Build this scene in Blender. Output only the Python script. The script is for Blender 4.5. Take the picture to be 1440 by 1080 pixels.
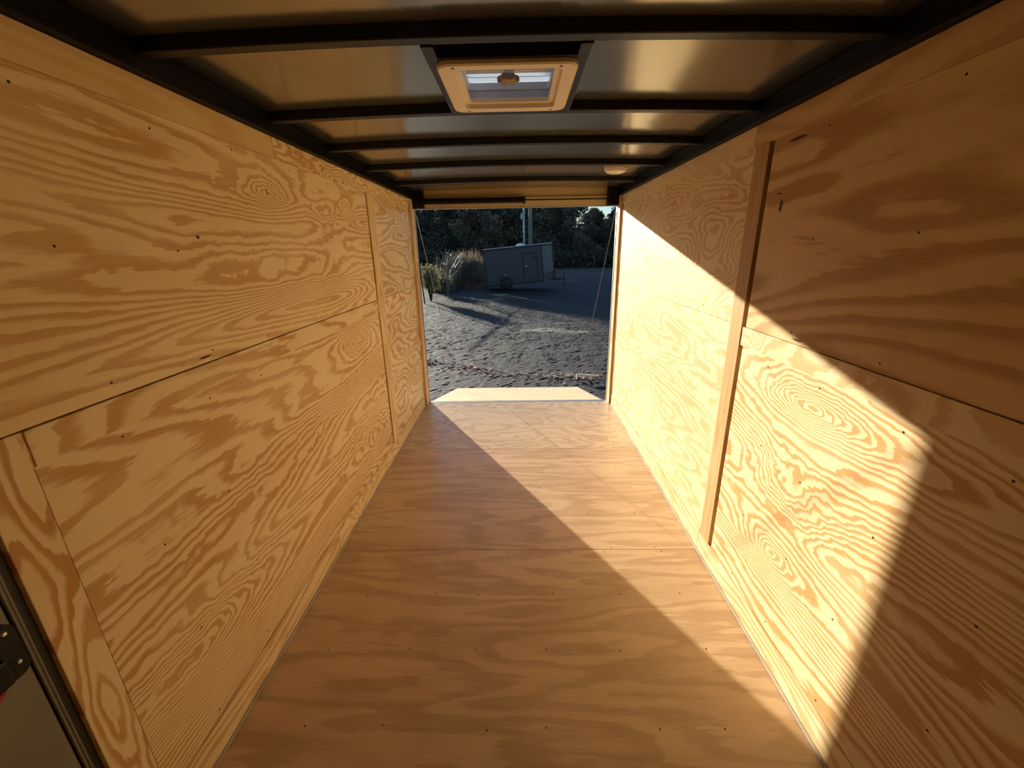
import bpy, bmesh, math, random
from mathutils import Vector, Matrix, noise
random.seed(7)
for o in list(bpy.data.objects): bpy.data.objects.remove(o)
SC = bpy.context.scene
COL = SC.collection
PI = math.pi

# ------------------------------------------------------------ camera
def cam_axes(p, y, r):
    f = Vector((math.sin(y)*math.cos(p), math.cos(y)*math.cos(p), -math.sin(p)))
    rt = Vector((math.cos(y), -math.sin(y), 0)); up = rt.cross(f)
    rr = math.cos(r)*rt + math.sin(r)*up; uu = -math.sin(r)*rt + math.cos(r)*up
    return f, rr, uu
cd = bpy.data.cameras.new('camera'); cam = bpy.data.objects.new('camera', cd); COL.objects.link(cam)
f_, r_, u_ = cam_axes(math.radians(17.987), math.radians(-1.042), math.radians(-0.957))
m = Matrix(((r_.x, u_.x, -f_.x), (r_.y, u_.y, -f_.y), (r_.z, u_.z, -f_.z))).to_4x4()
m.translation = Vector((0.0177, -4.1332, 1.5297))
cam.matrix_world = m
cd.sensor_width = 36; cd.lens = 586.71/1440*36; cd.clip_start = .02; cd.clip_end = 600
SC.camera = cam

# ------------------------------------------------------------ sky, sun, exposure
SUN_DIR = Vector((1.876, -3.245, -0.779)).normalized()      # the way the light travels
w = bpy.data.worlds.new('world'); SC.world = w; w.use_nodes = True
nt = w.node_tree; nt.nodes.clear()
sky = nt.nodes.new('ShaderNodeTexSky'); sky.sky_type = 'NISHITA'; sky.sun_disc = False
sky.sun_elevation = math.asin(-SUN_DIR.z); sky.sun_rotation = math.atan2(-SUN_DIR.x, -SUN_DIR.y)
sky.altitude = 200; sky.air_density = 1.2; sky.dust_density = .6; sky.ozone_density = 2.0
bg = nt.nodes.new('ShaderNodeBackground'); bg.inputs[1].default_value = .13
wo = nt.nodes.new('ShaderNodeOutputWorld')
mu = nt.nodes.new('ShaderNodeMix'); mu.data_type = 'RGBA'; mu.blend_type = 'MULTIPLY'; mu.inputs[0].default_value = 1
mu.inputs[7].default_value = (.72, .91, 1.22, 1); nt.links.new(sky.outputs[0], mu.inputs[6])
nt.links.new(mu.outputs[2], bg.inputs[0]); nt.links.new(bg.outputs[0], wo.inputs[0])
sd = bpy.data.lights.new('sun', 'SUN'); sd.energy = 8.9; sd.angle = math.radians(.53); sd.color = (1, .92, .77)
so = bpy.data.objects.new('sun', sd); COL.objects.link(so)
so.rotation_euler = SUN_DIR.to_track_quat('-Z', 'Y').to_euler(); so.location = (-6, 12, 6)
vs = SC.view_settings
SC.display_settings.display_device = 'sRGB'
vs.view_transform = 'Standard'; vs.look = 'None'; vs.gamma = 1; vs.exposure = 0.12; vs.use_curve_mapping = False

# ------------------------------------------------------------ material helpers
class NT:
    def __init__(s, name):
        s.m = bpy.data.materials.new(name); s.m.use_nodes = True
        s.t = s.m.node_tree; s.b = s.t.nodes['Principled BSDF']; s.o = s.t.nodes['Material Output']
    def n(s, typ, **k):
        x = s.t.nodes.new(typ)
        for a, b in k.items(): setattr(x, a, b)
        return x
    def l(s, a, b): s.t.links.new(a, b)
    def put(s, sock, v):
        if isinstance(v, (int, float)): sock.default_value = v
        elif isinstance(v, (tuple, list)): sock.default_value = v
        else: s.l(v, sock)
    def math(s, op, a, b=None, c=None, clamp=False):
        x = s.n('ShaderNodeMath', operation=op, use_clamp=clamp)
        s.put(x.inputs[0], a)
        if b is not None: s.put(x.inputs[1], b)
        if c is not None: s.put(x.inputs[2], c)
        return x.outputs[0]
    def smooth(s, v, a, b, lo=0, hi=1):
        x = s.n('ShaderNodeMapRange', interpolation_type='SMOOTHSTEP')
        s.put(x.inputs[0], v); x.inputs[1].default_value = a; x.inputs[2].default_value = b
        x.inputs[3].default_value = lo; x.inputs[4].default_value = hi
        return x.outputs[0]
    def mix(s, f, a, b):
        x = s.n('ShaderNodeMix', data_type='RGBA')
        s.put(x.inputs[0], f); s.put(x.inputs[6], a); s.put(x.inputs[7], b)
        return x.outputs[2]
    def noise(s, vec, scale, detail=2, rough=.5, dist=0):
        x = s.n('ShaderNodeTexNoise'); s.l(vec, x.inputs['Vector'])
        x.inputs['Scale'].default_value = scale; x.inputs['Detail'].default_value = detail
        x.inputs['Roughness'].default_value = rough; x.inputs['Distortion'].default_value = dist
        return x.outputs[0]
    def comb(s, x, y, z):
        c = s.n('ShaderNodeCombineXYZ')
        for i, v in enumerate((x, y, z)): s.put(c.inputs[i], v)
        return c.outputs[0]
def c4(c): return (c[0], c[1], c[2], 1)

def simple(name, col, rough=.5, metal=0, spec=.5, var=.12, scale=8, bump=0, bscale=60):
    N = NT(name); tc = N.n('ShaderNodeTexCoord').outputs['Object']
    n1 = N.noise(tc, scale, 4)
    a = tuple(max(0, c*(1-var)) for c in col); b = tuple(min(1, c*(1+var)) for c in col)
    N.l(N.mix(N.smooth(n1, .3, .7), c4(a), c4(b)), N.b.inputs['Base Color'])
    N.b.inputs['Roughness'].default_value = rough; N.b.inputs['Metallic'].default_value = metal
    N.b.inputs['Specular IOR Level'].default_value = spec
    if bump:
        bn = N.n('ShaderNodeBump'); bn.inputs['Strength'].default_value = bump; bn.inputs['Distance'].default_value = .01
        N.l(N.noise(tc, bscale, 4), bn.inputs['Height']); N.l(bn.outputs[0], N.b.inputs['Normal'])
    return N.m

LIGHTW = (.92, .725, .42); DARKW = (.62, .345, .125)
def wood(name, u='y', v='z', seed=0, rings=14, fu=.55, fv=2.2, tilt=0, tiltu=0, light=LIGHTW, dark=DARKW,
         contrast=1.0, bumps=(), spots=(), rough=.5, spec=.14, jag=1.0, blot=.3, dens=1.3, fibv=170, fiba=.45):
    """rotary cut veneer: contour lines of a smooth field stretched along the grain (object space = world space)"""
    N = NT(name); tc = N.n('ShaderNodeTexCoord').outputs['Object']
    sp = N.n('ShaderNodeSeparateXYZ'); N.l(tc, sp.inputs[0])
    ax = {'x': sp.outputs[0], 'y': sp.outputs[1], 'z': sp.outputs[2]}
    U, V = ax[u], ax[v]
    P = N.comb(N.math('MULTIPLY', U, fu), N.math('MULTIPLY', V, fv), seed*7.31+.5)
    F = N.noise(P, 1.6, 1.2, .45, .25)
    P2 = N.comb(N.math('MULTIPLY', U, fu*5), N.math('MULTIPLY', V, fv*4), seed*3.7+2)
    F = N.math('ADD', F, N.math('MULTIPLY', N.math('SUBTRACT', N.noise(P2, 1.6, 3, .6), .5), .085*jag))
    P3 = N.comb(N.math('MULTIPLY', U, 9), N.math('MULTIPLY', V, 70), seed)
    F = N.math('ADD', F, N.math('MULTIPLY', N.math('SUBTRACT', N.noise(P3, 1.5, 2), .5), .022))
    if tilt: F = N.math('ADD', F, N.math('MULTIPLY', V, tilt))
    if tiltu: F = N.math('ADD', F, N.math('MULTIPLY', U, tiltu))
    if bumps:
        wu = N.math('MULTIPLY', N.math('SUBTRACT', N.noise(tc, 5, 3, .6), .5), 1.6)
        wv = N.math('MULTIPLY', N.math('SUBTRACT', N.noise(tc, 4.1, 3, .6), .5), -1.6)
    for (a, b, ru, rv, amp) in bumps:
        amp *= .55
        du = N.math('ADD', N.math('DIVIDE', N.math('SUBTRACT', U, a), ru), wu); dv = N.math('ADD', N.math('DIVIDE', N.math('SUBTRACT', V, b), rv), wv)
        r2 = N.math('ADD', N.math('MULTIPLY', du, du), N.math('MULTIPLY', dv, dv))
        e = N.math('DIVIDE', amp, N.math('ADD', 1.0, r2))
        F = N.math('ADD', F, e)
    S = N.math('FRACT', N.math('MULTIPLY', F, rings*dens))
    band = N.math('MULTIPLY', N.smooth(S, .30, .66), N.smooth(S, .86, .98, 1, 0))
    low = N.noise(N.comb(N.math('MULTIPLY', U, 1.3), N.math('MULTIPLY', V, 3), seed+9), 1.5, 3)
    amt = N.smooth(low, .3, .65, .6*contrast, 1.05*contrast)
    fib = N.noise(N.comb(N.math('MULTIPLY', U, 6), N.math('MULTIPLY', V, fibv), seed+1), 1.2, 4, .7)
    band = N.math('MULTIPLY', band, amt, clamp=True)
    band = N.math('ADD', band, N.math('MULTIPLY', N.math('SUBTRACT', fib, .5), fiba), clamp=True)
    col = N.mix(band, c4(light), c4(dark))
    mid = tuple(.35*a+.65*b for a, b in zip(light, dark))
    col = N.mix(N.math('MULTIPLY', N.smooth(low, .42, .72), blot), col, c4(mid))
    # small dark pin checks along the grain
    chk = N.noise(N.comb(N.math('MULTIPLY', U, 22), N.math('MULTIPLY', V, 150), seed+4), 1.0, 2)
    col = N.mix(N.smooth(chk, .76, .82, 0, .55), col, (.24, .13, .05, 1))
    for (a, b, ru, rv) in spots:
        du = N.math('DIVIDE', N.math('SUBTRACT', U, a), ru); dv = N.math('DIVIDE', N.math('SUBTRACT', V, b), rv)
        r2 = N.math('ADD', N.math('MULTIPLY', du, du), N.math('MULTIPLY', dv, dv))
        r2 = N.math('ADD', r2, N.math('MULTIPLY', N.math('SUBTRACT', N.noise(tc, 70, 3), .5), 1.6))
        col = N.mix(N.smooth(r2, .5, 1.2, .9, 0), col, (.05, .028, .012, 1))
    N.l(col, N.b.inputs['Base Color'])
    N.b.inputs['Roughness'].default_value = rough; N.b.inputs['Specular IOR Level'].default_value = spec
    bn = N.n('ShaderNodeBump'); bn.inputs['Strength'].default_value = .25; bn.inputs['Distance'].default_value = .002
    N.l(N.math('ADD', fib, N.math('MULTIPLY', band, .5)), bn.inputs['Height']); N.l(bn.outputs[0], N.b.inputs['Normal'])
    return N.m

M = {}
M['black'] = simple('black_painted_steel', (.008, .0075, .007), .38, 0, .25, bump=.15, bscale=30)
M['rail'] = simple('black_rail', (.004, .0035, .003), .5, 0, .1)
M['dark_void'] = simple('dark_shell', (.05, .045, .04), .8)
M['alu'] = simple('aluminium', (.62, .60, .56), .38, .85)
M['floor_trim'] = simple('floor_edge_trim', (.46, .40, .29), .6)
M['steel'] = simple('zinc_steel', (.6, .58, .52), .35, .9)
M['screw'] = simple('screw_head', (.05, .035, .025), .5, .4)
M['cream'] = simple('cream_panel', (.62, .47, .27), .45, 0, .4, var=.04)
M['vent_plastic'] = simple('vent_plastic', (.93, .80, .60), .4, 0, .4, var=.03)
M['lamp_plastic'] = simple('lamp_plastic', (.88, .76, .62), .3, 0, .5, var=.02)
M['knob'] = simple('knob_plastic', (.30, .21, .12), .45)
M['door_white'] = simple('door_skin', (.22, .205, .165), .5, var=.06, bump=.05, bscale=200)
M['gasket'] = simple('rubber_gasket', (.02, .018, .014), .6)
M['door_trim'] = simple('door_trim', (.10, .085, .06), .4, .2)
M['red'] = simple('red_strap', (.30, .02, .02), .8)
M['cable'] = simple('steel_cable', (.45, .40, .32), .4, .7)
M['brown_edge'] = simple('plywood_edge', (.30, .19, .09), .7)
# brushed ceiling metal
N = NT('ceiling_metal'); tc = N.n('ShaderNodeTexCoord').outputs['Object']
sp = N.n('ShaderNodeSeparateXYZ'); N.l(tc, sp.inputs[0])
st = N.noise(N.comb(N.math('MULTIPLY', sp.outputs[0], 2), N.math('MULTIPLY', sp.outputs[1], 40), 0), 1, 3)
N.l(N.mix(st, (.31, .29, .235, 1), (.37, .345, .28, 1)), N.b.inputs['Base Color'])
N.b.inputs['Metallic'].default_value = .8; N.b.inputs['Roughness'].default_value = .17
bn = N.n('ShaderNodeBump'); bn.inputs['Strength'].default_value = .35; bn.inputs['Distance'].default_value = .006
N.l(N.noise(tc, 3.5, 2), bn.inputs['Height']); N.l(bn.outputs[0], N.b.inputs['Normal'])
M['ceiling'] = N.m
# translucent dome
N = NT('dome_plastic'); N.b.inputs['Base Color'].default_value = (.50, .55, .62, 1); N.b.inputs['Roughness'].default_value = .5
tr = N.n('ShaderNodeBsdfTranslucent'); tr.inputs[0].default_value = (.27, .30, .34, 1)
mx = N.n('ShaderNodeMixShader'); mx.inputs[0].default_value = .85
N.l(N.b.outputs[0], mx.inputs[1]); N.l(tr.outputs[0], mx.inputs[2]); N.l(mx.outputs[0], N.o.inputs[0])
M['dome'] = N.m

# ------------------------------------------------------------ mesh helpers
def addbox(bm, a, b, bev=0):
    a = Vector(a); b = Vector(b)
    lo = Vector([min(a[i], b[i]) for i in range(3)]); hi = Vector([max(a[i], b[i]) for i in range(3)])
    r = bmesh.ops.create_cube(bm, size=1)
    for v in r['verts']: v.co = Vector([(lo[i]+hi[i])/2 + v.co[i]*(hi[i]-lo[i]) for i in range(3)])
    if bev:
        es = list({e for v in r['verts'] for e in v.link_edges})
        bmesh.ops.bevel(bm, geom=es, offset=bev, segments=2, affect='EDGES', profile=.6)
def addtube(bm, pts, r, seg=8, caps=True):
    """tube through pts, r float or list"""
    rings = []; n = len(pts); pts = [Vector(p) for p in pts]
    rs = r if isinstance(r, (list, tuple)) else [r]*n
    for i, p in enumerate(pts):
        d = (pts[min(i+1, n-1)] - pts[max(i-1, 0)]).normalized()
        t = Vector((0, 0, 1)) if abs(d.z) < .9 else Vector((1, 0, 0))
        a = d.cross(t).normalized(); b = d.cross(a)
        rings.append([bm.verts.new(p + (a*math.cos(2*PI*k/seg) + b*math.sin(2*PI*k/seg))*rs[i]) for k in range(seg)])
    for i in range(n-1):
        for k in range(seg):
            bm.faces.new((rings[i][k], rings[i][(k+1) % seg], rings[i+1][(k+1) % seg], rings[i+1][k]))
    if caps:
        bm.faces.new(rings[0][::-1]); bm.faces.new(rings[-1])
def addlathe(bm, prof, c=(0, 0, 0), axis='z', seg=24):
    c = Vector(c); rings = []
    for (r, h) in prof:
        ring = []
        for k in range(seg):
            a, b = r*math.cos(2*PI*k/seg), r*math.sin(2*PI*k/seg)
            p = {'z': (a, b, h), 'y': (a, h, b), 'x': (h, a, b)}[axis]
            ring.append(bm.verts.new(c + Vector(p)))
        rings.append(ring)
    for i in range(len(rings)-1):
        for k in range(seg):
            bm.faces.new((rings[i][k], rings[i][(k+1) % seg], rings[i+1][(k+1) % seg], rings[i+1][k]))
    bm.faces.new(rings[0]); bm.faces.new(rings[-1])
def addprism(bm, poly, z0, z1):
    lo = [bm.verts.new((x, y, z0)) for x, y in poly]; hi = [bm.verts.new((x, y, z1)) for x, y in poly]
    n = len(poly)
    bm.faces.new(lo[::-1]); bm.faces.new(hi)
    for i in range(n): bm.faces.new((lo[i], lo[(i+1) % n], hi[(i+1) % n], hi[i]))
def obj(name, bm, mat, parent=None, smooth=False, kind=None):
    bmesh.ops.recalc_face_normals(bm, faces=bm.faces)
    me = bpy.data.meshes.new(name); bm.to_mesh(me); bm.free()
    if smooth:
        for p in me.polygons: p.use_smooth = True
    me.materials.append(mat)
    o = bpy.data.objects.new(name, me); COL.objects.link(o)
    if parent: o.parent = parent
    if kind: o['kind'] = kind
    return o
def tag(o, label=None, cat=None, group=None, kind=None):
    if label: o['label'] = label
    if cat: o['category'] = cat
    if group: o['group'] = group
    if kind: o['kind'] = kind
    return o
def thing(name, label, cat, loc=(0, 0, 0), rotz=0, group=None):
    o = bpy.data.objects.new(name, None); COL.objects.link(o); o.location = loc; o.rotation_euler = (0, 0, rotz)
    o.empty_display_size = .1
    return tag(o, label, cat, group)
def boxobj(name, a, b, mat, parent=None, bev=0, **k):
    bm = bmesh.new(); addbox(bm, a, b, bev); return obj(name, bm, mat, parent, **k)
def dup(o, loc=None):
    c = o.copy(); COL.objects.link(c)
    if loc is not None: c.location = loc
    for ch in list(o.children):
        d = dup(ch); d.parent = c
    return c

# ------------------------------------------------------------ the trailer's shell
H = .95; FR = -4.75
LW = boxobj('wall_left', (-.992, FR, -.03), (-1.03, 0, 2.05), M['dark_void'], kind='structure')
RW = boxobj('wall_right', (.992, FR, -.03), (1.03, 0, 2.05), M['dark_void'], kind='structure')
FW = boxobj('wall_front', (-1.03, FR-.03, -.03), (1.03, FR, 2.05), wood('front_ply', 'x', 'z', 31), kind='structure')

_screw = {}
def screws(parent, pts, side):
    """small screw heads as parts; pts in world metres on the wall or floor"""
    if side not in _screw:
        bm = bmesh.new()
        ax = 'z' if side == 'f' else 'x'
        s = -1 if side == 'r' else 1
        addlathe(bm, [(.0, -.001*s), (.0034, -.001*s), (.003, .0008*s), (.0015, .0012*s), (.001, .0003*s)], axis=ax, seg=8)
        _screw[side] = obj('screw', bm, M['screw'], parent); _screw[side].location = pts[0]; pts = pts[1:]
    base = _screw[side]
    for p in pts:
        c = base.copy(); COL.objects.link(c); c.parent = parent; c.location = p

def wallpts(x, y0, y1, z0, z1, ny, nz, rnd):
    r = random.Random(rnd); out = []
    for i in range(ny):
        for j in range(nz):
            out.append((x, y0+(y1-y0)*(i+.5)/ny + r.uniform(-.03, .03), z0+.03+(z1-z0-.06)*j/(nz-1) + r.uniform(-.01, .01)))
    return out

# left wall: sheets, mid rail, boards
TH = .012
def panel(parent, side, y0, y1, z0, z1, mat, proud=0, name='plywood_panel', bev=.001):
    s = -1 if side == 'l' else 1
    return boxobj(name, (s*(H-proud), y0, z0), (s*(H+TH), y1, z1), mat, parent, bev)
ZR0, ZR1 = 1.130, 1.205; ZT = 1.885; ZC = 1.964; ZB = .118
# left sheets
lf_up = panel(LW, 'l', -1.10, -.158, ZR1+.003, ZT, wood('ply_left_far_upper', seed=3, rings=15, fu=.5, fv=2.6, jag=.7, tilt=.3, dark=(.60, .36, .17), blot=.5, spec=.4, rough=.4))
lf_lo = panel(LW, 'l', -1.10, -.158, ZB+.004, ZR0, wood('ply_left_far_lower', seed=4, rings=14, fu=.6, fv=2.2, jag=.8, tilt=.3, spec=.35, rough=.42))
lm_up = panel(LW, 'l', -3.495, -1.250, ZR1+.004, ZT, wood('ply_left_mid_upper', seed=5, rings=19, fu=.27, fv=2.5, tilt=.45, jag=.45, contrast=.85,
     bumps=[(-2.383, 1.752, .13, .05, .55), (-1.858, 1.705, .16, .055, .40), (-1.60, 1.74, .05, .04, .35), (-2.30, 1.50, .5, .09, .22)],
     spots=[(-2.808, 1.578, .009, .006), (-2.383, 1.752, .005, .012), (-2.896, 1.226, .03, .004)]))
lm_lo = panel(LW, 'l', -3.407, -1.250, ZB+.003, ZR0, wood('ply_left_mid_lower', seed=8, rings=19, fu=.28, fv=2.1, tilt=.5, jag=.55,
     bumps=[(-1.721, 1.02, .16, .06, .5), (-3.30, .43, .35, .10, .55), (-1.55, .42, .28, .16, .45), (-2.5, .72, .6, .09, .28)]))
rail_l = panel(LW, 'l', -3.4025, -1.240, ZR0, ZR1, wood('rail_left', seed=11, rings=9, fu=.5, fv=2.8, tilt=.4), proud=.002, name='mid_rail')
rail_l2 = panel(LW, 'l', -1.10, -.150, ZR0, ZR1, wood('rail_left_far', seed=12, rings=12, fu=1.2, fv=3), proud=.002, name='mid_rail')
lt1 = panel(LW, 'l', -3.495-1.2, -2.289, ZT+.001, ZC, wood('top_board_left_near', seed=13, rings=7, fu=.4, fv=3, contrast=.35, blot=.15, light=(.82, .60, .30)), proud=.003, name='top_board')
lt2 = panel(LW, 'l', -2.286, -.02, ZT+.001, ZC, wood('top_board_left_far', seed=14, rings=16, fu=1.3, fv=4.5), proud=.003, name='top_board')
lstrip = boxobj('batten', (-.944, -1.237, ZB), (-.992, -1.102, ZT), wood('batten_left', 'z', 'y', 15, rings=10, fu=.3, fv=9, jag=.3, dark=(.66, .40, .15)), LW, .002)
# the vertical board by the side door
lv = boxobj('trim_board', (-.9512, -3.494, 0), (-.992, -3.4015, ZR1), wood('door_board', 'z', 'y', 16, rings=9, fu=.9, fv=3.4, dark=(.60, .31, .10), contrast=1.1,
     bumps=[(.55, -3.44, .3, .03, .3)]), LW, .002)
# right sheets
rf_up = panel(RW, 'r', -2.300, -.172, ZR1+.002, ZT, wood('ply_right_far_upper', seed=21, rings=17, fu=.8, fv=2.6, contrast=.7, jag=1.2, blot=.2))
rf_lo = panel(RW, 'r', -2.300, -.172, ZB+.003, ZR0, wood('ply_right_far_lower', seed=22, rings=11, fu=.6, fv=2.4, contrast=.65, jag=1.6, blot=.5))
rn_up = panel(RW, 'r', FR+.02, -2.420, ZR1+.003, ZT, wood('ply_right_near_upper', seed=24, rings=9, fu=.35, fv=1.9, tilt=.3, jag=.7, dark=(.52, .28, .10), light=(.80, .56, .28), blot=.5,
     spots=[(-2.523, 1.657, .012, .022), (-2.556, 1.862, .05, .006), (-2.50, 1.70, .018, .003), (-2.746, 1.222, .03, .004)]))
rn_lo = panel(RW, 'r', FR+.02, -2.420, ZB+.003, ZR0, wood('ply_right_near_lower', seed=25, rings=18, fu=.28, fv=2.0, tilt=.6, contrast=1.1, jag=.6,
     bumps=[(-2.89, 1.035, .17, .055, .75), (-2.86, .716, .20, .10, .70), (-2.81, .42, .13, .06, .55)]))
rail_r = panel(RW, 'r', FR+.02, -2.398, ZR0, ZR1, wood('rail_right', seed=26, rings=9, fu=1.2, fv=2.2, contrast=.7,
     bumps=[(-2.52, 1.19, .03, .04, .6)]), proud=.002, name='mid_rail')
rail_r2 = panel(RW, 'r', -2.300, -.165, ZR0, ZR1, wood('rail_right_far', seed=27, rings=9, fu=1.2, fv=2.5, contrast=.5), proud=.001, name='mid_rail')
rt1 = panel(RW, 'r', FR+.02, -2.288, ZT+.001, ZC, wood('top_board_right_near', seed=28, rings=9, fu=.5, fv=2.6, contrast=.7, light=(.76, .52, .25), dark=(.56, .33, .13)), proud=.003, name='top_board')
rt2 = panel(RW, 'r', -2.285, -.02, ZT+.001, ZC, wood('top_board_right_far', seed=29, rings=9, fu=.5, fv=3, contrast=.25), proud=.003, name='top_board')
rstrip = boxobj('batten', (.944, -2.398, ZB), (.992, -2.302, ZT), wood('batten_right', 'z', 'y', 30, rings=9, fu=.25, fv=11, jag=.25, light=(.66, .43, .20), dark=(.52, .31, .13)), RW, .002)
for s, W_, sd_ in ((-1, LW, 40), (1, RW, 41)):
    # narrow strip and the jamb board at the rear frame
    boxobj('batten', (s*.947, -.150, .004), (s*.992, -.128, ZC-.03), wood('strip_%d' % sd_, 'z', 'y', sd_, rings=6, fv=9, jag=.3, dark=(.5, .27, .08)), W_, .001)
    boxobj('jamb_board', (s*.930, -.118, 0), (s*.992, -.006, ZC), wood('jamb_%d' % sd_, 'z', 'x', sd_+5, rings=6, fu=.3, fv=9, jag=.3, light=(.80, .56, .32), dark=(.62, .38, .18)), W_, .002)
    boxobj('jamb_edge', (s*.924, -.010, -.02), (s*1.03, .004, 2.05), M['alu'], W_, .001)
    boxobj('side_rail', (s*.918, FR, ZC+.001), (s*1.03, 0, 2.03), M['rail'], W_, .003)

# baseboards with the metal strip at the floor
for side, s in (('left', -1), ('right', 1)):
    BB = bpy.data.objects.new('baseboard_'+side, None); COL.objects.link(BB); BB['kind'] = 'structure'
    y0 = -3.407 if side == 'left' else FR+.02
    boxobj('base_board', (s*(H-.003), y0, .004), (s*(H+TH), -2.287, ZB), wood('base_near_'+side, seed=50+s, rings=10, fu=.5, fv=3, contrast=.8), BB, .0015)
    boxobj('base_board', (s*(H-.003), -2.284, .004), (s*(H+TH), -.123, ZB), wood('base_far_'+side, seed=54+s, rings=10, fu=1.1, fv=4, contrast=.7), BB, .0015)
    boxobj('floor_trim', (s*(H-.010), y0, .0005), (s*(H-.003), -.02, .012), M['floor_trim'], BB, .001)

# floor
FL = boxobj('floor', (-.99, FR, -.06), (.99, 0, -.019), M['dark_void'], kind='structure')
FLIGHT = (.70, .495, .285); FDARK = (.45, .28, .135)
ys = [FR, -3.47, -2.288, -1.106, -.030]
for i in range(4):
    y0, y1 = ys[i]+.0015, ys[i+1]-.0015
    mt = wood('floor_ply_%d' % i, 'x', 'y', 60+i, rings=5, fu=.5, fv=3.4, light=FLIGHT, dark=FDARK, contrast=.7, blot=.7, rough=.32, spec=.5, jag=2.2, fibv=55, fiba=.9)
    if i == 3: mt = wood('floor_ply_3', 'x', 'y', 63, rings=8, fu=.9, fv=2.2, light=(.70, .52, .31), dark=(.48, .31, .16), contrast=.7, blot=.5, rough=.32, spec=.5, jag=2, fibv=80, fiba=.8)
    p = boxobj('plywood_panel', (-.955, y0, -.019), (.955, y1, 0), mt, FL, .0008)
    r = random.Random(i); pts = []
    for k in range(5):
        yy = [y0+.018, y0+.31, y0+.60, y0+.88, y1-.018][k]
        for q in range(7 if k in (0, 4) else 6):
            nn = 7 if k in (0, 4) else 6
            pts.append((-.86+1.72*(q+.5)/nn+r.uniform(-.05, .05), yy+r.uniform(-.008, .008), 0))
    screws(p, pts, 'f')
sill = boxobj('threshold', (-.926, -.029, -.03), (.926, .006, .001), M['alu'], FL, .001)

for p, a in ((lf_up, ('l', -1.05, -.2, ZR1, ZT, 2, 3)), (lf_lo, ('l', -1.05, -.2, ZB, ZR0, 2, 4)),
             (lm_up, ('l', -3.4, -1.3, ZR1, ZT, 6, 3)), (lm_lo, ('l', -3.35, -1.3, ZB, ZR0, 7, 4)),
             (rf_up, ('r', -2.25, -.2, ZR1, ZT, 4, 3)), (rf_lo, ('r', -2.25, -.2, ZB, ZR0, 4, 4)),
             (rn_up, ('r', -4.1, -2.5, ZR1, ZT, 4, 3)), (rn_lo, ('r', -4.1, -2.5, ZB, ZR0, 6, 4))):
    x = -H if a[0] == 'l' else H
    screws(p, wallpts(x, a[1], a[2], a[3], a[4], a[5], a[6], int(abs(a[1]*100+a[3]*10))), a[0])

# ceiling skin, slightly crowned, with the vent hole
def zroof(x): return 2.030 + .018*(1-(x/.95)**2)
bm = bmesh.new()
VX0, VX1, VY0, VY1 = -.165, .158, -2.775, -2.435
xs = sorted(set([-.95+1.9*i/16 for i in range(17)] + [VX0, VX1])); yy = sorted(set([FR, VY0, VY1, 0] + [-.3*i for i in range(1, 16)]))
g = {}
for x in xs:
    for y in yy: g[x, y] = bm.verts.new((x, y, zroof(x)))
for i in range(len(xs)-1):
    for j in range(len(yy)-1):
        if xs[i] >= VX0-1e-6 and xs[i+1] <= VX1+1e-6 and yy[j] >= VY0-1e-6 and yy[j+1] <= VY1+1e-6: continue
        bm.faces.new((g[xs[i], yy[j]], g[xs[i], yy[j+1]], g[xs[i+1], yy[j+1]], g[xs[i+1], yy[j]]))
CE = obj('ceiling', bm, M['ceiling'], smooth=True, kind='structure')
sm = CE.modifiers.new('thick', 'SOLIDIFY'); sm.thickness = .012; sm.offset = 1
beam_far = [-.600, -1.240, -1.790, -2.298, -2.882, -3.49, -4.10]
blab = ['black steel roof beam nearest the rear door header', 'black steel roof beam just in front of the round dome lamp',
        'black steel roof beam midway between the roof vent and the dome lamp', 'black steel roof beam along the far edge of the roof vent',
        'black steel roof beam along the near edge of the roof vent', 'black steel roof beam over the far edge of the side door', 'black steel roof beam nearest the front wall']
for k, yf in enumerate(beam_far):
    bm = bmesh.new()
    n = 12; prev = None
    for i in range(n+1):
        x = -.918+1.836*i/n; zt = zroof(x)-.001; zb = zt-.030
        sec = [(yf-.046, zt), (yf-.046, zt-.004), (yf-.040, zb+.002), (yf-.037, zb), (yf-.003, zb), (yf, zb+.002), (yf, zt)]
        ring = [bm.verts.new((x, a, b)) for a, b in sec]
        if prev:
            for q in range(len(sec)): bm.faces.new((prev[q], prev[(q+1) % len(sec)], ring[(q+1) % len(sec)], ring[q]))
        else: bm.faces.new(ring)
        prev = ring
    bm.faces.new(prev[::-1])
    tag(obj('roof_beam', bm, M['black']), blab[k], 'beam')

# roof vent
V = thing('roof_vent', 'square cream framed roof vent with translucent lid between two roof beams', 'vent', (0, -2.6, 2.0))
def L(o): o.matrix_parent_inverse = V.matrix_world.inverted(); return o
bpy.context.view_layer.update()
for x0, x1 in ((-.222, -.190), (.182, .214)):
    L(boxobj('curb_bar', (x0, -2.882, 2.012), (x1, -2.34, zroof(.2)-.001), M['black'], V, .002))
for a, b in (((-.190, -2.815, 2.013), (.182, -2.783, 2.046)), ((-.190, -2.426, 2.013), (.182, -2.40, 2.044)), ((-.190, -2.783, 2.013), (-.172, -2.426, 2.046)), ((.164, -2.783, 2.013), (.182, -2.426, 2.046))):
    L(boxobj('curb_bar', a, b, M['black'], V, .001))
def rrect(x0, x1, y0, y1, r, n=6):
    out = []
    for cx, cy, a0 in ((x1-r, y1-r, 0), (x0+r, y1-r, PI/2), (x0+r, y0+r, PI), (x1-r, y0+r, 1.5*PI)):
        for k in range(n+1): out.append((cx+r*math.cos(a0+k*PI/2/n), cy+r*math.sin(a0+k*PI/2/n)))
    return out
bm = bmesh.new()
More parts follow.
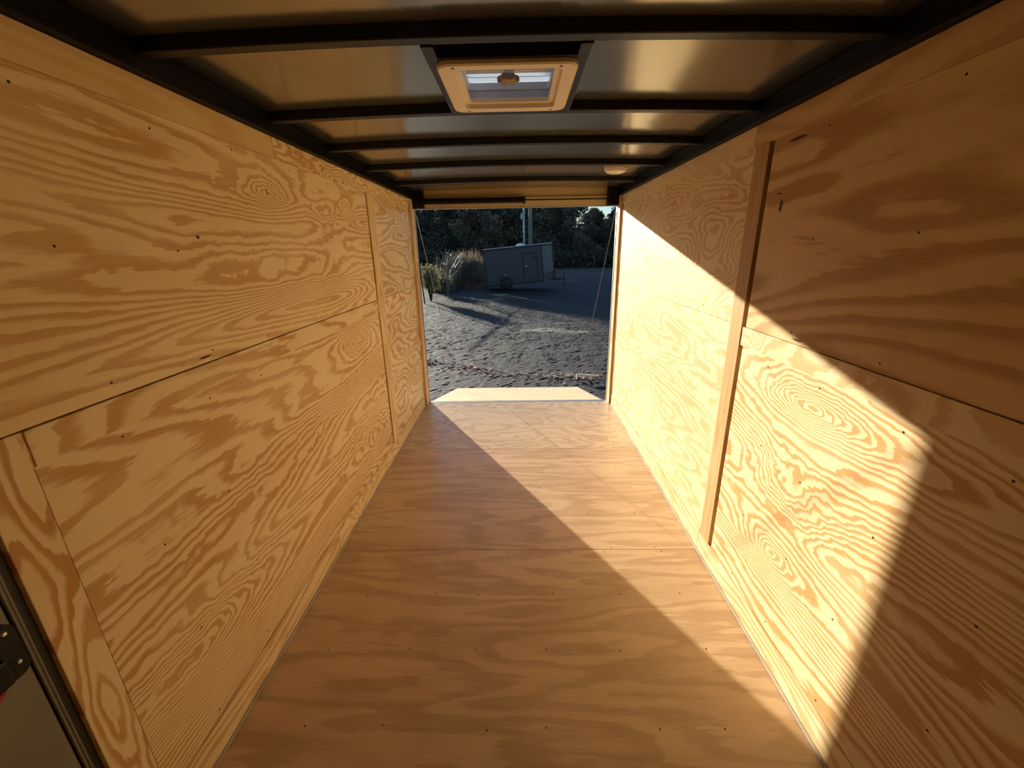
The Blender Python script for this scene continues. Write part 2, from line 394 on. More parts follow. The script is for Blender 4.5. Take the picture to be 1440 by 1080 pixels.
loops = [(rrect(-.201, .190, -2.802, -2.392, .035), 2.014), (rrect(-.201, .190, -2.802, -2.392, .035), 2.004), (rrect(-.197, .186, -2.798, -2.396, .033), 2.000),
         (rrect(-.160, .149, -2.770, -2.436, .018), 2.000), (rrect(-.158, .147, -2.768, -2.438, .016), 2.012),
         (rrect(-.142, .131, -2.752, -2.454, .010), 2.014), (rrect(-.140, .129, -2.750, -2.456, .009), 2.026)]
prev = None
for pl, z in loops:
    ring = [bm.verts.new((x, y, z)) for x, y in pl]
    if prev:
        for q in range(len(ring)): bm.faces.new((prev[q], prev[(q+1) % len(ring)], ring[(q+1) % len(ring)], ring[q]))
    prev = ring
L(obj('frame', bm, M['vent_plastic'], V, smooth=False))
bm = bmesh.new(); prev = None    # pale liner between the frame and the lid
for z in (2.022, 2.050, 2.0505, 2.072):
    k_ = 0 if z < 2.0502 else .004
    ring = [bm.verts.new((x, y, z)) for x, y in rrect(-.146+k_, .135-k_, -2.757+k_, -2.449-k_, .012)]
    if prev:
        for q in range(len(ring)): bm.faces.new((prev[q], prev[(q+1) % len(ring)], ring[(q+1) % len(ring)], ring[q]))
    prev = ring
L(obj('liner', bm, simple('liner_plastic', (.60, .65, .74), .4), V))
bm = bmesh.new(); prev = None    # the lid: a shallow dome with a raised rim band
for pl, z in ((rrect(-.17, .162, -2.78, -2.43, .02), 2.040), (rrect(-.17, .162, -2.78, -2.43, .02), 2.062), (rrect(-.178, .170, -2.79, -2.42, .02), 2.066), (rrect(-.178, .170, -2.79, -2.42, .02), 2.085), (rrect(-.165, .157, -2.777, -2.433, .03), 2.094),
              (rrect(-.155, .147, -2.767, -2.443, .03), 2.090), (rrect(-.13, .12, -2.74, -2.47, .04), 2.110), (rrect(-.04, .025, -2.65, -2.56, .02), 2.120)):
    ring = [bm.verts.new((x, y, z)) for x, y in pl]
    if prev:
        for q in range(len(ring)): bm.faces.new((prev[q], prev[(q+1) % len(ring)], ring[(q+1) % len(ring)], ring[q]))
    prev = ring
bm.faces.new(prev)
L(obj('lid', bm, M['dome'], V, smooth=False))
bm = bmesh.new(); addbox(bm, (-.145, -2.560, 2.070), (.134, -2.535, 2.080), .002)
L(obj('cross_bar', bm, M['alu'], V))
bm = bmesh.new(); addbox(bm, (-.022, -2.575, 2.058), (.012, -2.52, 2.072), .003); addtube(bm, [(-.005, -2.55, 2.06), (-.005, -2.60, 2.045)], .006)
addbox(bm, (-.020, -2.75, 2.080), (-.015, -2.56, 2.088)); addbox(bm, (.005, -2.75, 2.080), (.010, -2.56, 2.088))
L(obj('crank_arm', bm, M['steel'], V))
bm = bmesh.new()
ring0 = []
for z, sc in ((2.042, .85), (2.039, 1), (2.027, 1), (2.023, .85)):
    ring = [bm.verts.new((-.006+(.030+.005*math.cos(6*a))*sc*math.cos(a), -2.600+(.030+.005*math.cos(6*a))*sc*math.sin(a), z)) for a in [2*PI*k/36 for k in range(36)]]
    if ring0:
        for q in range(36): bm.faces.new((ring0[q], ring0[(q+1) % 36], ring[(q+1) % 36], ring[q]))
    else: bm.faces.new(ring)
    ring0 = ring
bm.faces.new(ring0)
L(obj('knob', bm, M['knob'], V))
first = None
for x, y in ((-.155, -2.785), (.142, -2.785), (-.150, -2.409), (.140, -2.409)):
    if not first:
        bm = bmesh.new(); addlathe(bm, [(.0, -.0012), (.0045, -.0008), (.005, .001)], seg=10); first = obj('screw', bm, M['screw'], V)
        q = first
    else:
        q = first.copy(); COL.objects.link(q)
    q.parent = V; q.location = (x, y+2.6, 2.000-2.0)

# dome lamp
D = thing('dome_light', 'small round cream dome lamp on the ceiling near the rear', 'lamp', (.660, -1.125, 1.997))
bm = bmesh.new(); addlathe(bm, [(.0, .046), (.074, .046), (.075, .008), (.070, .004)], seg=32); obj('base', bm, M['lamp_plastic'], D, True)
bm = bmesh.new(); addlathe(bm, [(.0702, .006), (.068, -.002), (.058, -.009), (.040, -.014), (.02, -.0165), (.002, -.017)], seg=32); obj('lens', bm, M['lamp_plastic'], D, True)

# rear header
HD = bpy.data.objects.new('trim_1', None); COL.objects.link(HD); HD['kind'] = 'structure'
boxobj('header_panel', (-.926, -.020, 1.972), (.926, .02, 2.075), M['cream'], HD, .002)
boxobj('header_lip', (-.926, -.034, 1.890), (.926, .02, 1.971), M['cream'], HD, .003)
boxobj('header_edge', (-.926, -.036, 1.883), (.926, .024, 1.8895), M['alu'], HD, .001)
SB = thing('door_spring', 'black coil spring bar across the rear door header with two end brackets', 'spring', (0, -.075, 1.93))
bm = bmesh.new()
pts = []; nt_ = 96
addtube(bm, [(-.84, 0, .012), (.075, 0, .012)], .023, 12)
for k in range(nt_):      # coil turns as thin rings
    x = -.83+.90*k/nt_
    addlathe(bm, [(.022, x), (.028, x+.0025), (.022, x+.005)], (0, 0, .012), 'x', 12)
addlathe(bm, [(.024, .066), (.034, .070), (.034, .086), (.02, .092)], (0, 0, .012), 'x', 14)
obj('coil_spring', bm, M['black'], SB)
bm = bmesh.new(); addtube(bm, [(.09, 0, .012), (.84, 0, .010)], .0065, 8); obj('torsion_rod', bm, M['black'], SB)
for s in (-1, 1):
    bm = bmesh.new()
    addbox(bm, (s*.825, .005, -.045), (s*.925, .050, .105), .003); addbox(bm, (s*.830, -.035, -.03), (s*.838, .03, .07), .002)
    addlathe(bm, [(.0, 0), (.014, 0), (.014, -.006), (.0, -.006)], (s*.875, .004, -.005), 'y', 10)
    obj('bracket', bm, M['black'], SB)

# side door (left, nearest the camera)
DO = boxobj('door_1', (-.985, -4.42, .01), (-.958, -3.530, 1.875), M['door_white'], kind='structure', bev=.004)
boxobj('door_gasket', (-.992, -3.512, .0), (-.962, -3.496, 1.88), M['gasket'], DO)
boxobj('door_frame', (-.990, -3.527, .0), (-.957, -3.512, 1.88), M['door_trim'], DO, .002)
bm = bmesh.new(); addtube(bm, [(-.957, -3.524, .0), (-.957, -3.524, 1.88)], .0028, 6); addtube(bm, [(-.958, -3.516, .0), (-.958, -3.516, 1.88)], .0022, 6)
obj('frame_bead', bm, M['door_white'], DO)
LT = thing('door_latch', 'black latch with silver screws on the grey side door', 'latch', (-.958, -3.62, .82))
bm = bmesh.new()
addprism(bm, rrect(-.08, .085, -.058, .060, .018), 0, .012)
for v in bm.verts: v.co = Vector((v.co.z, v.co.x, v.co.y))
obj('plate', bm, M['black'], LT)
bm = bmesh.new(); addbox(bm, (.012, -.07, -.045), (.034, .045, .010), .006); addbox(bm, (.03, -.09, -.02), (.048, .01, .008), .004); obj('lever', bm, M['black'], LT)
for y, z in ((.068, .042), (.070, -.028), (-.06, .042)):
    bm = bmesh.new(); addlathe(bm, [(.0, .0155), (.0035, .015), (.0055, .0118)], (0, y, z), 'x', 10); obj('screw', bm, M['steel'], LT)
bm = bmesh.new()
sp_ = [(.006, .052, -.052), (.010, .030, -.066), (.016, -.01, -.082), (.02, -.05, -.11), (.02, -.07, -.16)]
for i in range(len(sp_)-1):
    a, b = Vector(sp_[i]), Vector(sp_[i+1]); wv = Vector((.001, .004, .011))
    q = [bm.verts.new(p) for p in (a-wv, a+wv, b+wv, b-wv)]; bm.faces.new(q)
so_ = obj('strap', bm, M['red'], LT); so_.modifiers.new('t', 'SOLIDIFY').thickness = .002

# ------------------------------------------------------------ ramp door
ang = math.atan2(.488-.020, 1.84)
RP = thing('ramp_door', 'lowered plywood ramp door sloping from the sill to the gravel', 'ramp', (0, .085, -.026))
RP.rotation_euler = (-ang, 0, 0)
LR = 1.90
wr = wood('ramp_ply', 'x', 'y', 71, rings=8, fu=.35, fv=4.5, light=(.84, .68, .42), dark=(.66, .46, .24), contrast=.6)
boxobj('plywood_panel', (-.915, 0, -.020), (.895, LR-.03, 0), wr, RP, .001)
boxobj('near_edge', (-.915, -.003, -.036), (.895, -.0005, -.001), M['brown_edge'], RP)
bm = bmesh.new(); addbox(bm, (-.93, 0, -.045), (-.916, LR, -.001)); addbox(bm, (.896, 0, -.045), (.91, LR, -.001)); addbox(bm, (-.93, LR-.03, -.045), (.91, LR, -.002)); addbox(bm, (-.916, .0, -.045), (.896, .04, -.0215))
obj('frame', bm, M['alu'], RP)
bm = bmesh.new(); addtube(bm, [(-.92, -.045, -.018), (.91, -.045, -.018)], .010, 8); obj('hinge', bm, M['black'], RP)
for s, lab in ((-1, 'thin steel cable holding the ramp on its left side'), (1, 'thin steel cable holding the ramp on its right side')):
    bm = bmesh.new(); addtube(bm, [(s*.916, -.01, 1.845), (s*.917, .9, .735), (s*.918, 1.78, -.435)], .0028, 6)
    k = obj('ramp_cable', bm, M['cable']); tag(k, lab, 'cable')

# ------------------------------------------------------------ ground
N = NT('gravel'); tc = N.n('ShaderNodeTexCoord').outputs['Object']
n1 = N.noise(tc, 34, 8, .85); n2 = N.noise(tc, .5, 3); n3 = N.noise(tc, 30, 5, .8)
col = N.mix(N.smooth(n1, .40, .64), (.006, .0055, .0052, 1), (.048, .042, .034, 1))
col = N.mix(N.smooth(n2, .45, .7, 0, .5), col, (.040, .035, .028, 1))
col = N.mix(N.smooth(n3, .61, .67, 0, .9), col, (.30, .26, .20, 1))
sp = N.n('ShaderNodeSeparateXYZ'); N.l(tc, sp.inputs[0])
def patch(col, x, y, rx, ry, c, amt, th=.9):
    du = N.math('DIVIDE', N.math('SUBTRACT', sp.outputs[0], x), rx); dv = N.math('DIVIDE', N.math('SUBTRACT', sp.outputs[1], y), ry)
    r2 = N.math('ADD', N.math('MULTIPLY', du, du), N.math('MULTIPLY', dv, dv))
    r2 = N.math('ADD', r2, N.math('MULTIPLY', N.math('SUBTRACT', N.noise(tc, 9, 6, .75), .5), 3.4))
    return N.mix(N.smooth(r2, .2, th, amt, 0), col, c)
straw = (.42, .37, .24, 1)
col = patch(col, .62, 6.65, .75, .26, straw, .95); col = patch(col, 1.4, 6.3, .6, .2, straw, .8); col = patch(col, 1.3, 7.6, .5, .12, straw, .5)
col = patch(col, -.85, 15.6, .55, .35, straw, .9); col = patch(col, -1.0, 13.6, .5, .22, straw, .9); col = patch(col, -.9, 11.0, .6, .2, (.3, .2, .12, 1), .7)
col = patch(col, -.9, 3.0, .6, .24, (.20, .10, .05, 1), .9); col = patch(col, .5, 2.65, 1.1, .2, (.15, .10, .07, 1), .8)
far = N.smooth(sp.outputs[1], 21, 30)
col = N.mix(N.math('MULTIPLY', far, .85), col, (.13, .105, .07, 1))
N.l(col, N.b.inputs['Base Color']); N.b.inputs['Roughness'].default_value = .75; N.b.inputs['Specular IOR Level'].default_value = .35
bn = N.n('ShaderNodeBump'); bn.inputs['Strength'].default_value = 1; bn.inputs['Distance'].default_value = .018
N.l(n1, bn.inputs['Height']); N.l(bn.outputs[0], N.b.inputs['Normal'])
M['gravel'] = N.m
GZ = -.50
def gz(x, y):
    z = GZ + .03*noise.noise(Vector((x*.6, y*.6, 0))) + .02*noise.noise(Vector((x*3, y*3, 5)))
    t = min(1, max(0, (y-1.8)/1.6)); z = GZ-.02 + (z-GZ+.02)*t*t*(3-2*t)
    if y > 46:
        q = min(1, max(0, (x-5)/5)); z += min((y-46)*(.30-.08*q), 8.6-3.6*q)
    return z
bm = bmesh.new()
def axis(pts):
    out = []
    for a, b, st in pts:
        v = a
        while v < b-1e-6: out.append(v); v += st
    out.append(pts[-1][1]); return out
gx = axis([(-90, -30, 6), (-30, -8, 1.5), (-8, -3.2, .3), (-3.2, 3.2, .055), (3.2, 8, .3), (8, 30, 1.5), (30, 90, 6)])
gy = axis([(-12, 1.4, .8), (1.4, 7, .05), (7, 14, .12), (14, 26, .4), (26, 60, 2), (60, 150, 8)])
gv = [[bm.verts.new((x, y, gz(x, y) + (.007*noise.noise(Vector((x*6, y*6, 1))) + random.uniform(-.004, .008) if abs(x) < 3.3 and 1.3 < y < 14 else 0))) for y in gy] for x in gx]
for i in range(len(gx)-1):
    for j in range(len(gy)-1): bm.faces.new((gv[i][j], gv[i+1][j], gv[i+1][j+1], gv[i][j+1]))
GR = obj('ground', bm, M['gravel'], kind='structure')
# pale road beyond the fence
RD = boxobj('path', (-30, 27, -.50), (-3.5, 33, -.40), simple('pale_road', (.34, .34, .38), .7), kind='structure')

# debris line: broken wood, bark and brick bits, each its own object
deb_m = [simple('chip_red', (.42, .20, .14), .8), simple('chip_tan', (.85, .70, .55), .8), simple('chip_white', (.75, .72, .66), .7), simple('chip_brown', (.20, .12, .075), .8)]
deb_me = []
for k in range(8):
    bm = bmesh.new(); rr = random.Random(k)
    r0 = bmesh.ops.create_icosphere(bm, subdivisions=1, radius=.5)
    sx, sy, sz = ((1.0, .30, .16), (.5, .4, .3), (1.3, .22, .12), (.4, .3, .25))[k % 4]
    for v in bm.verts:
        v.co = Vector((v.co.x*sx, v.co.y*sy, v.co.z*sz))*rr.uniform(.8, 1.2)
    me = bpy.data.meshes.new('debris'); bm.to_mesh(me); bm.free(); me.materials.append(deb_m[[0, 2, 1, 3, 1, 0, 3, 2][k]]); deb_me.append(me)
knames = ['brick_fragment', 'white_stone', 'wood_chip', 'bark_piece', 'wood_chip', 'brick_fragment', 'bark_piece', 'white_stone']
klab = {'brick_fragment': ('reddish broken brick fragment lying in the debris line on black gravel', 'brick', 'brick fragments in the debris line'),
        'white_stone': ('small white stone lying in the debris line on black gravel', 'stone', 'white stones in the debris line'),
        'wood_chip': ('tan splinter of wood lying in the debris line on black gravel', 'wood chip', 'wood splinters in the debris line'),
        'bark_piece': ('brown piece of bark lying in the debris line on black gravel', 'bark', 'bark pieces in the debris line')}
line = [(-1.85, 3.70), (-1.44, 3.37), (-1.14, 3.11), (-.6, 2.82), (0, 2.64), (.6, 2.56), (.95, 2.45), (1.5, 2.36)]
rr = random.Random(3)
kidx = [0, 2, 3, 5, 4, 6, 0, 2, 4, 3, 1, 5, 2, 4, 0, 7]
for i in range(240):
    t = rr.random()*(len(line)-1); a = line[int(t)]; b = line[int(t)+1]; q = t-int(t)
    x = a[0]+(b[0]-a[0])*q + rr.gauss(0, .05); y = a[1]+(b[1]-a[1])*q + rr.gauss(0, .12)
    k = kidx[i % 16]; nm = knames[k]
    o = bpy.data.objects.new(nm, deb_me[k]); COL.objects.link(o)
    s = rr.uniform(.035, .115) if k not in (1, 7) else rr.uniform(.05, .08)
    o.scale = (s, s, s); o.location = (x, y, gz(x, y)+.016); o.rotation_euler = (rr.uniform(-.3, .3), rr.uniform(-.3, .3), rr.uniform(-.8, .8))
    tag(o, *klab[nm])
bm = bmesh.new(); addbox(bm, (-.18, -.02, 0), (.18, .02, .025), .004); addbox(bm, (-.18, -.02, -.06), (-.155, .02, .0), .003)
o = obj('wood_scrap', bm, deb_m[1]); o.location = (1.12, 2.30, GZ+.06); o.rotation_euler = (0, .05, -.05); tag(o, 'pale grey strip of scrap wood lying right of the ramp foot', 'wood')

# ------------------------------------------------------------ parked cargo trailer
PT = thing('cargo_trailer', 'dark grey enclosed cargo trailer parked nose up on the gravel', 'trailer', (-.55, 17.5, GZ))
PT.rotation_euler = (0, -math.radians(4.6), 0)
mb = simple('trailer_skin', (.050, .056, .070), .4, .1, var=.05); mbk = simple('trailer_black', (.012, .012, .013), .5)
mb2 = simple('trailer_nose', (.11, .115, .13), .35, .2, var=.05)
X0, X1, B0, T0, DP = -1.0, 1.88, .26, 2.07, 1.7
bm = bmesh.new(); addprism(bm, [(X0, 0), (X1, 0), (X1, DP), (X0, DP)], B0+.06, T0-.05); obj('body', bm, mb, PT)
bm = bmesh.new(); addprism(bm, [(X1, .0), (2.50, .62), (2.50, DP-.62), (X1, DP)], B0+.45, T0-.05); obj('nose', bm, mb2, PT)
bm = bmesh.new(); addprism(bm, [(X1, .02), (2.46, .64), (2.46, DP-.64), (X1, DP-.02)], B0+.04, B0+.45); obj('stone_guard', bm, simple('stone_guard', (.07, .068, .055), .5), PT)
bm = bmesh.new()
addbox(bm, (X0-.02, -.02, B0), (X1, .03, B0+.08)); addbox(bm, (X0-.02, -.015, B0), (X0+.04, .03, T0)); addbox(bm, (X1-.04, -.015, B0), (X1+.03, .03, T0))
addprism(bm, [(X0-.03, -.03), (X1+.02, -.03), (2.53, .60), (2.53, DP-.6), (X1+.02, DP+.03), (X0-.03, DP+.03)], T0-.08, T0)
addbox(bm, (2.48, .58, B0+.05), (2.53, .66, T0))
obj('trim', bm, mbk, PT)
bm = bmesh.new(); addprism(bm, [(X0, .02), (X1, .02), (2.48, .65), (2.48, DP-.65), (X1, DP-.02), (X0, DP-.02)], T0, T0+.03); obj('roof', bm, simple('trailer_roof', (.7, .7, .7), .4), PT)
td = boxobj('door', (.94, -.018, B0+.10), (1.60, .01, T0-.38), mb, PT)
bm = bmesh.new()
for a, b in (((.91, -.026, B0+.08), (.95, .0, T0-.34)), ((1.59, -.026, B0+.08), (1.63, .0, T0-.34)), ((.91, -.026, T0-.40), (1.63, .0, T0-.34))): addbox(bm, a, b)
obj('door_frame', bm, mbk, td)
for z in (T0-.58, B0+.26): boxobj('hinge', (1.38, -.05, z-.02), (1.70, -.015, z+.02), mbk, td)
boxobj('handle', (.96, -.06, B0+.72), (1.16, -.02, B0+.77), mbk, td)
bm = bmesh.new(); addlathe(bm, [(0, -.045), (.035, -.04), (.04, -.02)], (1.08, 0, B0+.84), 'y', 12); obj('lock', bm, simple('lock_chrome', (.8, .8, .8), .3), td)
for yy_ in (.02, DP-.22):
    bm = bmesh.new(); addlathe(bm, [(.10, -.08), (.27, -.09), (.30, -.06), (.30, .10), (.26, .12), (.1, .10)], (0, yy_, .30), 'y', 28)
    wh = obj('wheel', bm, mbk, PT, True)
    bm = bmesh.new(); addlathe(bm, [(.0, -.085), (.05, -.085), (.12, -.07), (.15, -.088), (.16, -.08)], (0, yy_, .30), 'y', 20); obj('rim', bm, simple('rim', (.05, .05, .05), .4, .4), wh, True)
bm = bmesh.new()
pr = []
for k in range(13):
    a = PI*k/12; pr.append((math.cos(a), math.sin(a)))
prev = None
for cx, sz in pr:
    ring = [bm.verts.new((cx*r, y, .32+sz*r)) for r, y in ((.36, -.14), (.40, -.13), (.40, .0), (.36, .0))]
    if prev:
        for q in range(4): bm.faces.new((prev[q], prev[(q+1) % 4], ring[(q+1) % 4], ring[q]))
    prev = ring
obj('fender', bm, mbk, PT)
for x, z in ((-.34, B0+.14), (.0, B0+.50)): boxobj('marker_light', (x-.045, -.05, z), (x+.045, -.01, z+.03), simple('marker', (.75, .74, .70), .3), PT)
bm = bmesh.new(); prev = None
for pl, z in ((rrect(.66, 1.04, .55, .95, .05), T0+.02), (rrect(.66, 1.04, .55, .95, .05), T0+.08), (rrect(.74, .96, .63, .87, .05), T0+.14)):
    ring = [bm.verts.new((x, y, z)) for x, y in pl]
    if prev:
        for q in range(len(ring)): bm.faces.new((prev[q], prev[(q+1) % len(ring)], ring[(q+1) % len(ring)], ring[q]))
    prev = ring
bm.faces.new(prev); obj('roof_vent', bm, simple('vent_white', (.85, .87, .9), .4), PT)
bm = bmesh.new(); addtube(bm, [(2.2, .1+.3, B0+.06), (3.05, DP/2, B0-.02)], .035, 6); addtube(bm, [(2.2, DP-.4, B0+.06), (3.05, DP/2, B0-.02)], .035, 6); obj('tongue', bm, mbk, PT)
bm = bmesh.new(); addtube(bm, [(3.0, DP/2, -.16), (3.0, DP/2, .55)], .03, 8); addbox(bm, (2.94, DP/2-.06, -.18), (3.06, DP/2+.06, -.16)); obj('jack', bm, mbk, PT)

# ------------------------------------------------------------ poles, wires
mp = simple('weathered_pole', (.30, .27, .22), .8); ms = simple('galvanized_pole', (.38, .46, .55), .4, .4)
bm = bmesh.new(); addtube(bm, [(0, 0, -.1), (0, 0, 11)], [.17, .11], 12); UP = obj('utility_pole', bm, mp, smooth=True); UP.location = (1.0, 30, GZ); tag(UP, 'tall weathered wooden utility pole rising behind the parked trailer', 'pole')
bm = bmesh.new(); addtube(bm, [(0, 0, 2.2), (0, 0, 4.95)], .06, 8); MP_ = thing('metal_pole', 'thin pale metal pole with a small box beside the utility pole', 'pole', (.47, 27, GZ))
bm = bmesh.new(); addtube(bm, [(0, 0, 0), (0, 0, 4.95)], .065, 8); obj('pole', bm, ms, MP_)
boxobj('box', (-.20, -.10, 3.95), (-.065, .10, 4.35), ms, MP_, .01); boxobj('bracket', (-.07, -.04, 4.75), (.22, .04, 4.82), ms, MP_)
bpy.data.meshes.remove(bpy.data.meshes[-1]) if False else None
for k, (z0, z1) in enumerate(((8.6, 4.9), (8.1, 4.5))):
    bm = bmesh.new(); A = Vector((.5, 30, z0)); B = Vector((16, 43, z1))
    addtube(bm, [A.lerp(B, t/16)-Vector((0, 0, 2.4*(t/16)*(1-t/16)*1.2)) for t in range(17)], .014, 5)
    tag(obj('power_line', bm, M['cable']), ['upper power line sagging from the utility pole to the right', 'lower power line sagging from the utility pole to the right'][k], 'wire')

# ------------------------------------------------------------ fence
fa, fb = Vector((-3.75, 12.6, GZ)), Vector((-2.25, 21.6, GZ))
FN = thing('chain_link_fence', 'rusty chain link fence with dark posts left of the parked trailer', 'fence', fa)
mf = simple('fence_dark', (.045, .038, .03), .7, .3)
dv = fb-fa
for t in (0, .27, .52, .78, 1.0):
    bm = bmesh.new(); p = dv*t; addtube(bm, [p+Vector((.05, 0, -.05)), p+Vector((-.04, 0, 1.36))], .028, 8); obj('post', bm, mf, FN)
bm = bmesh.new(); addtube(bm, [dv*-.3+Vector((-.04, 0, 1.34)), dv*1.0+Vector((-.04, 0, 1.34))], .018, 6); obj('top_rail', bm, mf, FN)
bm = bmesh.new(); Lf = dv.length; d = dv.normalized()
k = 0.0
while k < Lf:
    for sgn in (1, -1):
        a = d*k + Vector((0, 0, .03 if sgn > 0 else 1.33)); b = d*(k+.9) + Vector((0, 0, 1.33 if sgn > 0 else .03))
        addtube(bm, [a, b], .0022, 3, caps=False)
    k += .12
obj('wire_mesh', bm, mf, FN)

# ------------------------------------------------------------ plants
def leafmat(name, a, b, trans=.25):
    N = NT(name); oi = N.n('ShaderNodeObjectInfo'); tc = N.n('ShaderNodeTexCoord').outputs['Object']
    N.l(N.mix(N.smooth(N.noise(tc, 2.2, 3), .35, .65), c4(a), c4(b)), N.b.inputs['Base Color'])
    N.b.inputs['Roughness'].default_value = .7; N.b.inputs['Specular IOR Level'].default_value = .2
    t = N.n('ShaderNodeBsdfTranslucent'); t.inputs[0].default_value = c4(b); mx = N.n('ShaderNodeMixShader'); mx.inputs[0].default_value = trans
    N.l(N.b.outputs[0], mx.inputs[1]); N.l(t.outputs[0], mx.inputs[2]); N.l(mx.outputs[0], N.o.inputs[0])
    return N.m
lf = [leafmat('leaf_dark', (.085, .090, .065), (.14, .15, .10)), leafmat('leaf_olive', (.11, .105, .07), (.19, .17, .115)), leafmat('leaf_brown', (.14, .11, .08), (.24, .19, .13))]
bark = simple('bark', (.05, .04, .03), .9)
def quad(bm, c, s, r, asp=.6):
    n = Vector((r.gauss(0, 1), r.gauss(0, 1), r.gauss(0, 1))).normalized(); t = n.orthogonal().normalized(); b = n.cross(t)
    an = r.uniform(0, 6.28); u = (t*math.cos(an)+b*math.sin(an))*s; v = (b*math.cos(an)-t*math.sin(an))*s*asp
    q = [bm.verts.new(c-u), bm.verts.new(c+v), bm.verts.new(c+u), bm.verts.new(c-v)]; bm.faces.new(q)
def tree(k, h, rad, mat, nleaf, base=.12, ls=.17):
    r = random.Random(k)
    tb = bmesh.new(); addtube(tb, [(0, 0, -.3), (r.uniform(-.2, .2), r.uniform(-.2, .2), h*.5), (r.uniform(-.3, .3), 0, h*.9)], [.17, .11, .03], 7)
    blobs = []
    for i in range(15):
        zz = h*(base+(.98-base)*i/14); rr_ = rad*math.sin(PI*min(1, (.18+.82*i/14))**.8)*r.uniform(.35, .8)
        a = r.uniform(0, 6.28); c = Vector((rr_*math.cos(a), rr_*math.sin(a), zz)); blobs.append((c, rad*r.uniform(.38, .6)*(1-.35*i/14)))
        addtube(tb, [(0, 0, max(.2, zz-.8)), c], [.05, .015], 5)
    lb = bmesh.new()
    for i in range(nleaf):
        c, br = blobs[r.randrange(15)]; dvec = Vector((r.gauss(0, 1), r.gauss(0, 1), r.gauss(0, .75))).normalized()*br*r.random()**.4
        p = c+dvec
        if p.z > .2: quad(lb, p, ls*r.uniform(.6, 1.4), r)
    return tb, lb
T = thing('tree', 'x', 'tree')
protos = []
for k, (h, rad, mi, nl) in enumerate(((10, 3.0, 0, 3200), (9, 2.8, 1, 2800), (8.5, 2.6, 0, 2800), (9.5, 2.6, 2, 1800), (7, 2.4, 1, 2400))):
    tb, lb = tree(k+10, h, rad, lf[mi], nl)
    mt_ = bpy.data.meshes.new('trunk'); tb.to_mesh(mt_); tb.free(); mt_.materials.append(bark)
    ml_ = bpy.data.meshes.new('foliage'); lb.to_mesh(ml_); lb.free(); ml_.materials.append(lf[mi])
    protos.append((mt_, ml_, h, mi))
bpy.data.objects.remove(T)
tl = {0: ('dense dark evergreen tree on the shaded hillside behind the yard', 'dense dark trees on the hillside'),
      1: ('olive green leafy tree on the shaded hillside behind the yard', 'olive leafy trees on the hillside'),
      2: ('brown thinly leaved tree on the shaded hillside behind the yard', 'brown thin trees on the hillside')}
r = random.Random(5); spots = []
for row, (y, st) in enumerate(((46, 2.7), (50.5, 2.8), (56, 3.1), (62, 3.4), (69, 4.0))):
    x = -.42*y
    while x < .42*y:
        spots.append((x+r.uniform(-.6, .6), y+r.uniform(-1.4, 1.4), row)); x += st
for (x, y, row) in spots:
    k = r.randrange(5); mt_, ml_, h, mi = protos[k]
    # height wanted: above the header on the left, falling at the right
    ax_ = x/(y+4.1)
    if ax_ < .142: want = 1.53+(y+4.1)*.115*r.uniform(.95, 1.25)
    elif ax_ < .168: want = 1.53+(y+4.1)*.072*r.uniform(.97, 1.0)
    else: want = 1.53+(y+4.1)*.077*r.uniform(.88, 1.05)
    base = gz(x, y)
    s = (want-base)/h
    o = bpy.data.objects.new('tree', None); COL.objects.link(o); o.location = (x, y, base); o.rotation_euler = (0, 0, r.uniform(0, 6.28))
    o.scale = (max(s, .75)*1.05, max(s, .75)*1.05, s)
    tag(o, tl[mi][0], 'tree', tl[mi][1])
    for nm, me in (('trunk', mt_), ('foliage', ml_)):
        c = bpy.data.objects.new(nm, me); COL.objects.link(c); c.parent = o
# undergrowth at the foot of the hill
bm = bmesh.new()
for i in range(26000):
    y = r.uniform(41, 45.5); x = r.uniform(-.42*y, .42*y)
    hh = (1.1+.9*noise.noise(Vector((x*.35, y*.35, 0))))*1.3
    quad(bm, Vector((x, y, gz(x, y)+abs(hh)*r.random()**.8)), r.uniform(.08, .2), r)
tag(obj('undergrowth', bm, leafmat('leaf_under', (.08, .075, .05), (.17, .14, .09))), 'brown and olive undergrowth along the foot of the wooded hillside', 'undergrowth', kind='stuff')

# tall dry grass behind the fence
mg = [leafmat('dry_grass', (.21, .155, .10), (.40, .31, .19), .3), leafmat('green_bush', (.17, .16, .07), (.38, .35, .18), .35)]
def grass(name, x0, x1, y0, y1, h, n, mat, lab, seed, wd=.012):
    r = random.Random(seed); bm = bmesh.new()
    for i in range(n):
        x = r.uniform(x0, x1); y = r.uniform(y0, y1); z = gz(x, y); hh = h*(.65+.5*noise.noise(Vector((x*1.3, y*1.3, seed))))*r.uniform(.6, 1.1)
        lx, ly = r.gauss(0, .14)*hh, r.gauss(0, .14)*hh; w_ = r.uniform(.6, 1.5)*wd
        a = [bm.verts.new((x-w_, y, z)), bm.verts.new((x+w_, y, z)), bm.verts.new((x+w_+lx*.5, y+ly*.5, z+hh*.6)), bm.verts.new((x-w_+lx*.5, y+ly*.5, z+hh*.6))]
        t = bm.verts.new((x+lx, y+ly, z+hh)); bm.faces.new(a); bm.faces.new((a[3], a[2], t))
        if r.random() < .7: quad(bm, Vector((x+lx, y+ly, z+hh*r.uniform(.75, 1))), .035, r, .4)
    return tag(obj(name, bm, mat), lab, 'grass', kind='stuff')
grass('dry_grass', -4.3, -1.9, 21.2, 23.5, 2.0, 6500, mg[0], 'tall tan dry grass standing behind the fence beside the parked trailer', 1, .014)
grass('dry_grass', -4.6, -3.3, 17.5, 21, 1.5, 2600, mg[0], 'shorter dry grass along the left stretch of the fence', 2)
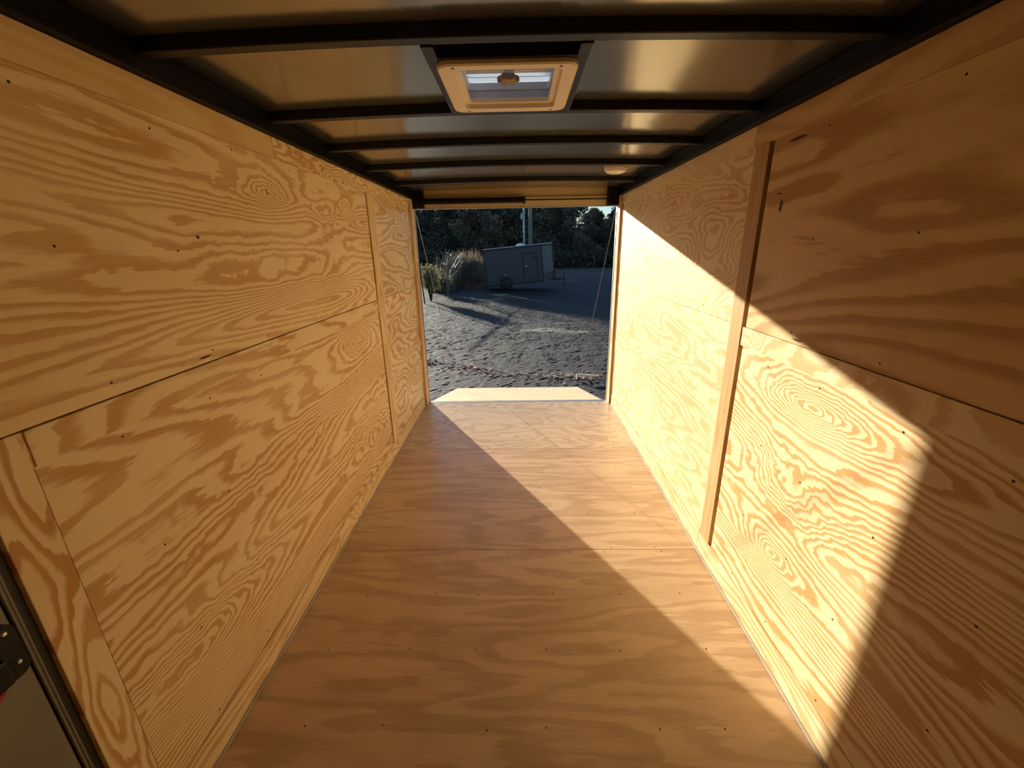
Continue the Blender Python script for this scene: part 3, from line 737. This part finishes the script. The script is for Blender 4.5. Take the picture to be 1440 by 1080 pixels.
grass('weeds', -2.9, -1.75, 18.6, 20.4, .28, 1500, leafmat('brown_weeds', (.16, .09, .05), (.34, .22, .13)), 'low rusty brown weeds at the foot of the fence by the trailer', 4)
# green shrub at the left jamb
def shrub(name, loc, rx, h, n, mat, lab, seed, ls=.035):
    r = random.Random(seed); S = thing(name, lab, 'shrub', loc)
    tb = bmesh.new(); lb = bmesh.new()
    for i in range(26):
        a = r.uniform(0, 6.28); tip = Vector((rx*r.uniform(.2, 1)*math.cos(a), rx*r.uniform(.2, 1)*math.sin(a), h*r.uniform(.5, 1)))
        mid = tip*.5+Vector((r.gauss(0, .05), r.gauss(0, .05), .08)); addtube(tb, [(0, 0, -.05), mid, tip], [.012, .008, .003], 4)
        for j in range(n//26):
            t = r.uniform(.3, 1); quad(lb, mid.lerp(tip, t)+Vector((r.gauss(0, .09), r.gauss(0, .09), r.gauss(0, .09))), ls*r.uniform(.6, 1.4), r)
    obj('stems', tb, bark, S); obj('foliage', lb, mat, S)
shrub('leafy_shrub', (-3.62, 13.4, GZ), .46, 1.4, 3000, mg[1], 'yellow green leafy shrub at the left end of the fence', 6)
shrub('leafy_shrub', (-3.55, 16.0, GZ), .5, .95, 2400, mg[1], 'lower yellow green shrub in front of the fence posts', 7)
# bare branching shrub with glinting twigs
r = random.Random(11); bm = bmesh.new()
def br(p, d, ln, rad, dep):
    q = p+d*ln; addtube(bm, [p, q], [rad, rad*.65], 5)
    if dep:
        for _ in range(3 if dep > 1 else 2):
            nd = (d+Vector((r.gauss(0, .42), r.gauss(0, .35), r.gauss(.12, .25)))).normalized(); br(p.lerp(q, r.uniform(.45, 1)), nd, ln*r.uniform(.6, .9), rad*.62, dep-1)
br(Vector((0, 0, -.05)), Vector((.10, 0, 1)).normalized(), .75, .03, 0)
for s in range(4): br(Vector((.03, 0, .45)), Vector((.18*s-.25, r.gauss(0, .2), 1)).normalized(), .62, .020, 4)
o = obj('bare_shrub', bm, simple('twig', (.20, .17, .14), .4, 0, .6)); o.location = (-3.2, 15.2, GZ); tag(o, 'bare branching shrub with pale glinting twigs at the fence', 'shrub')
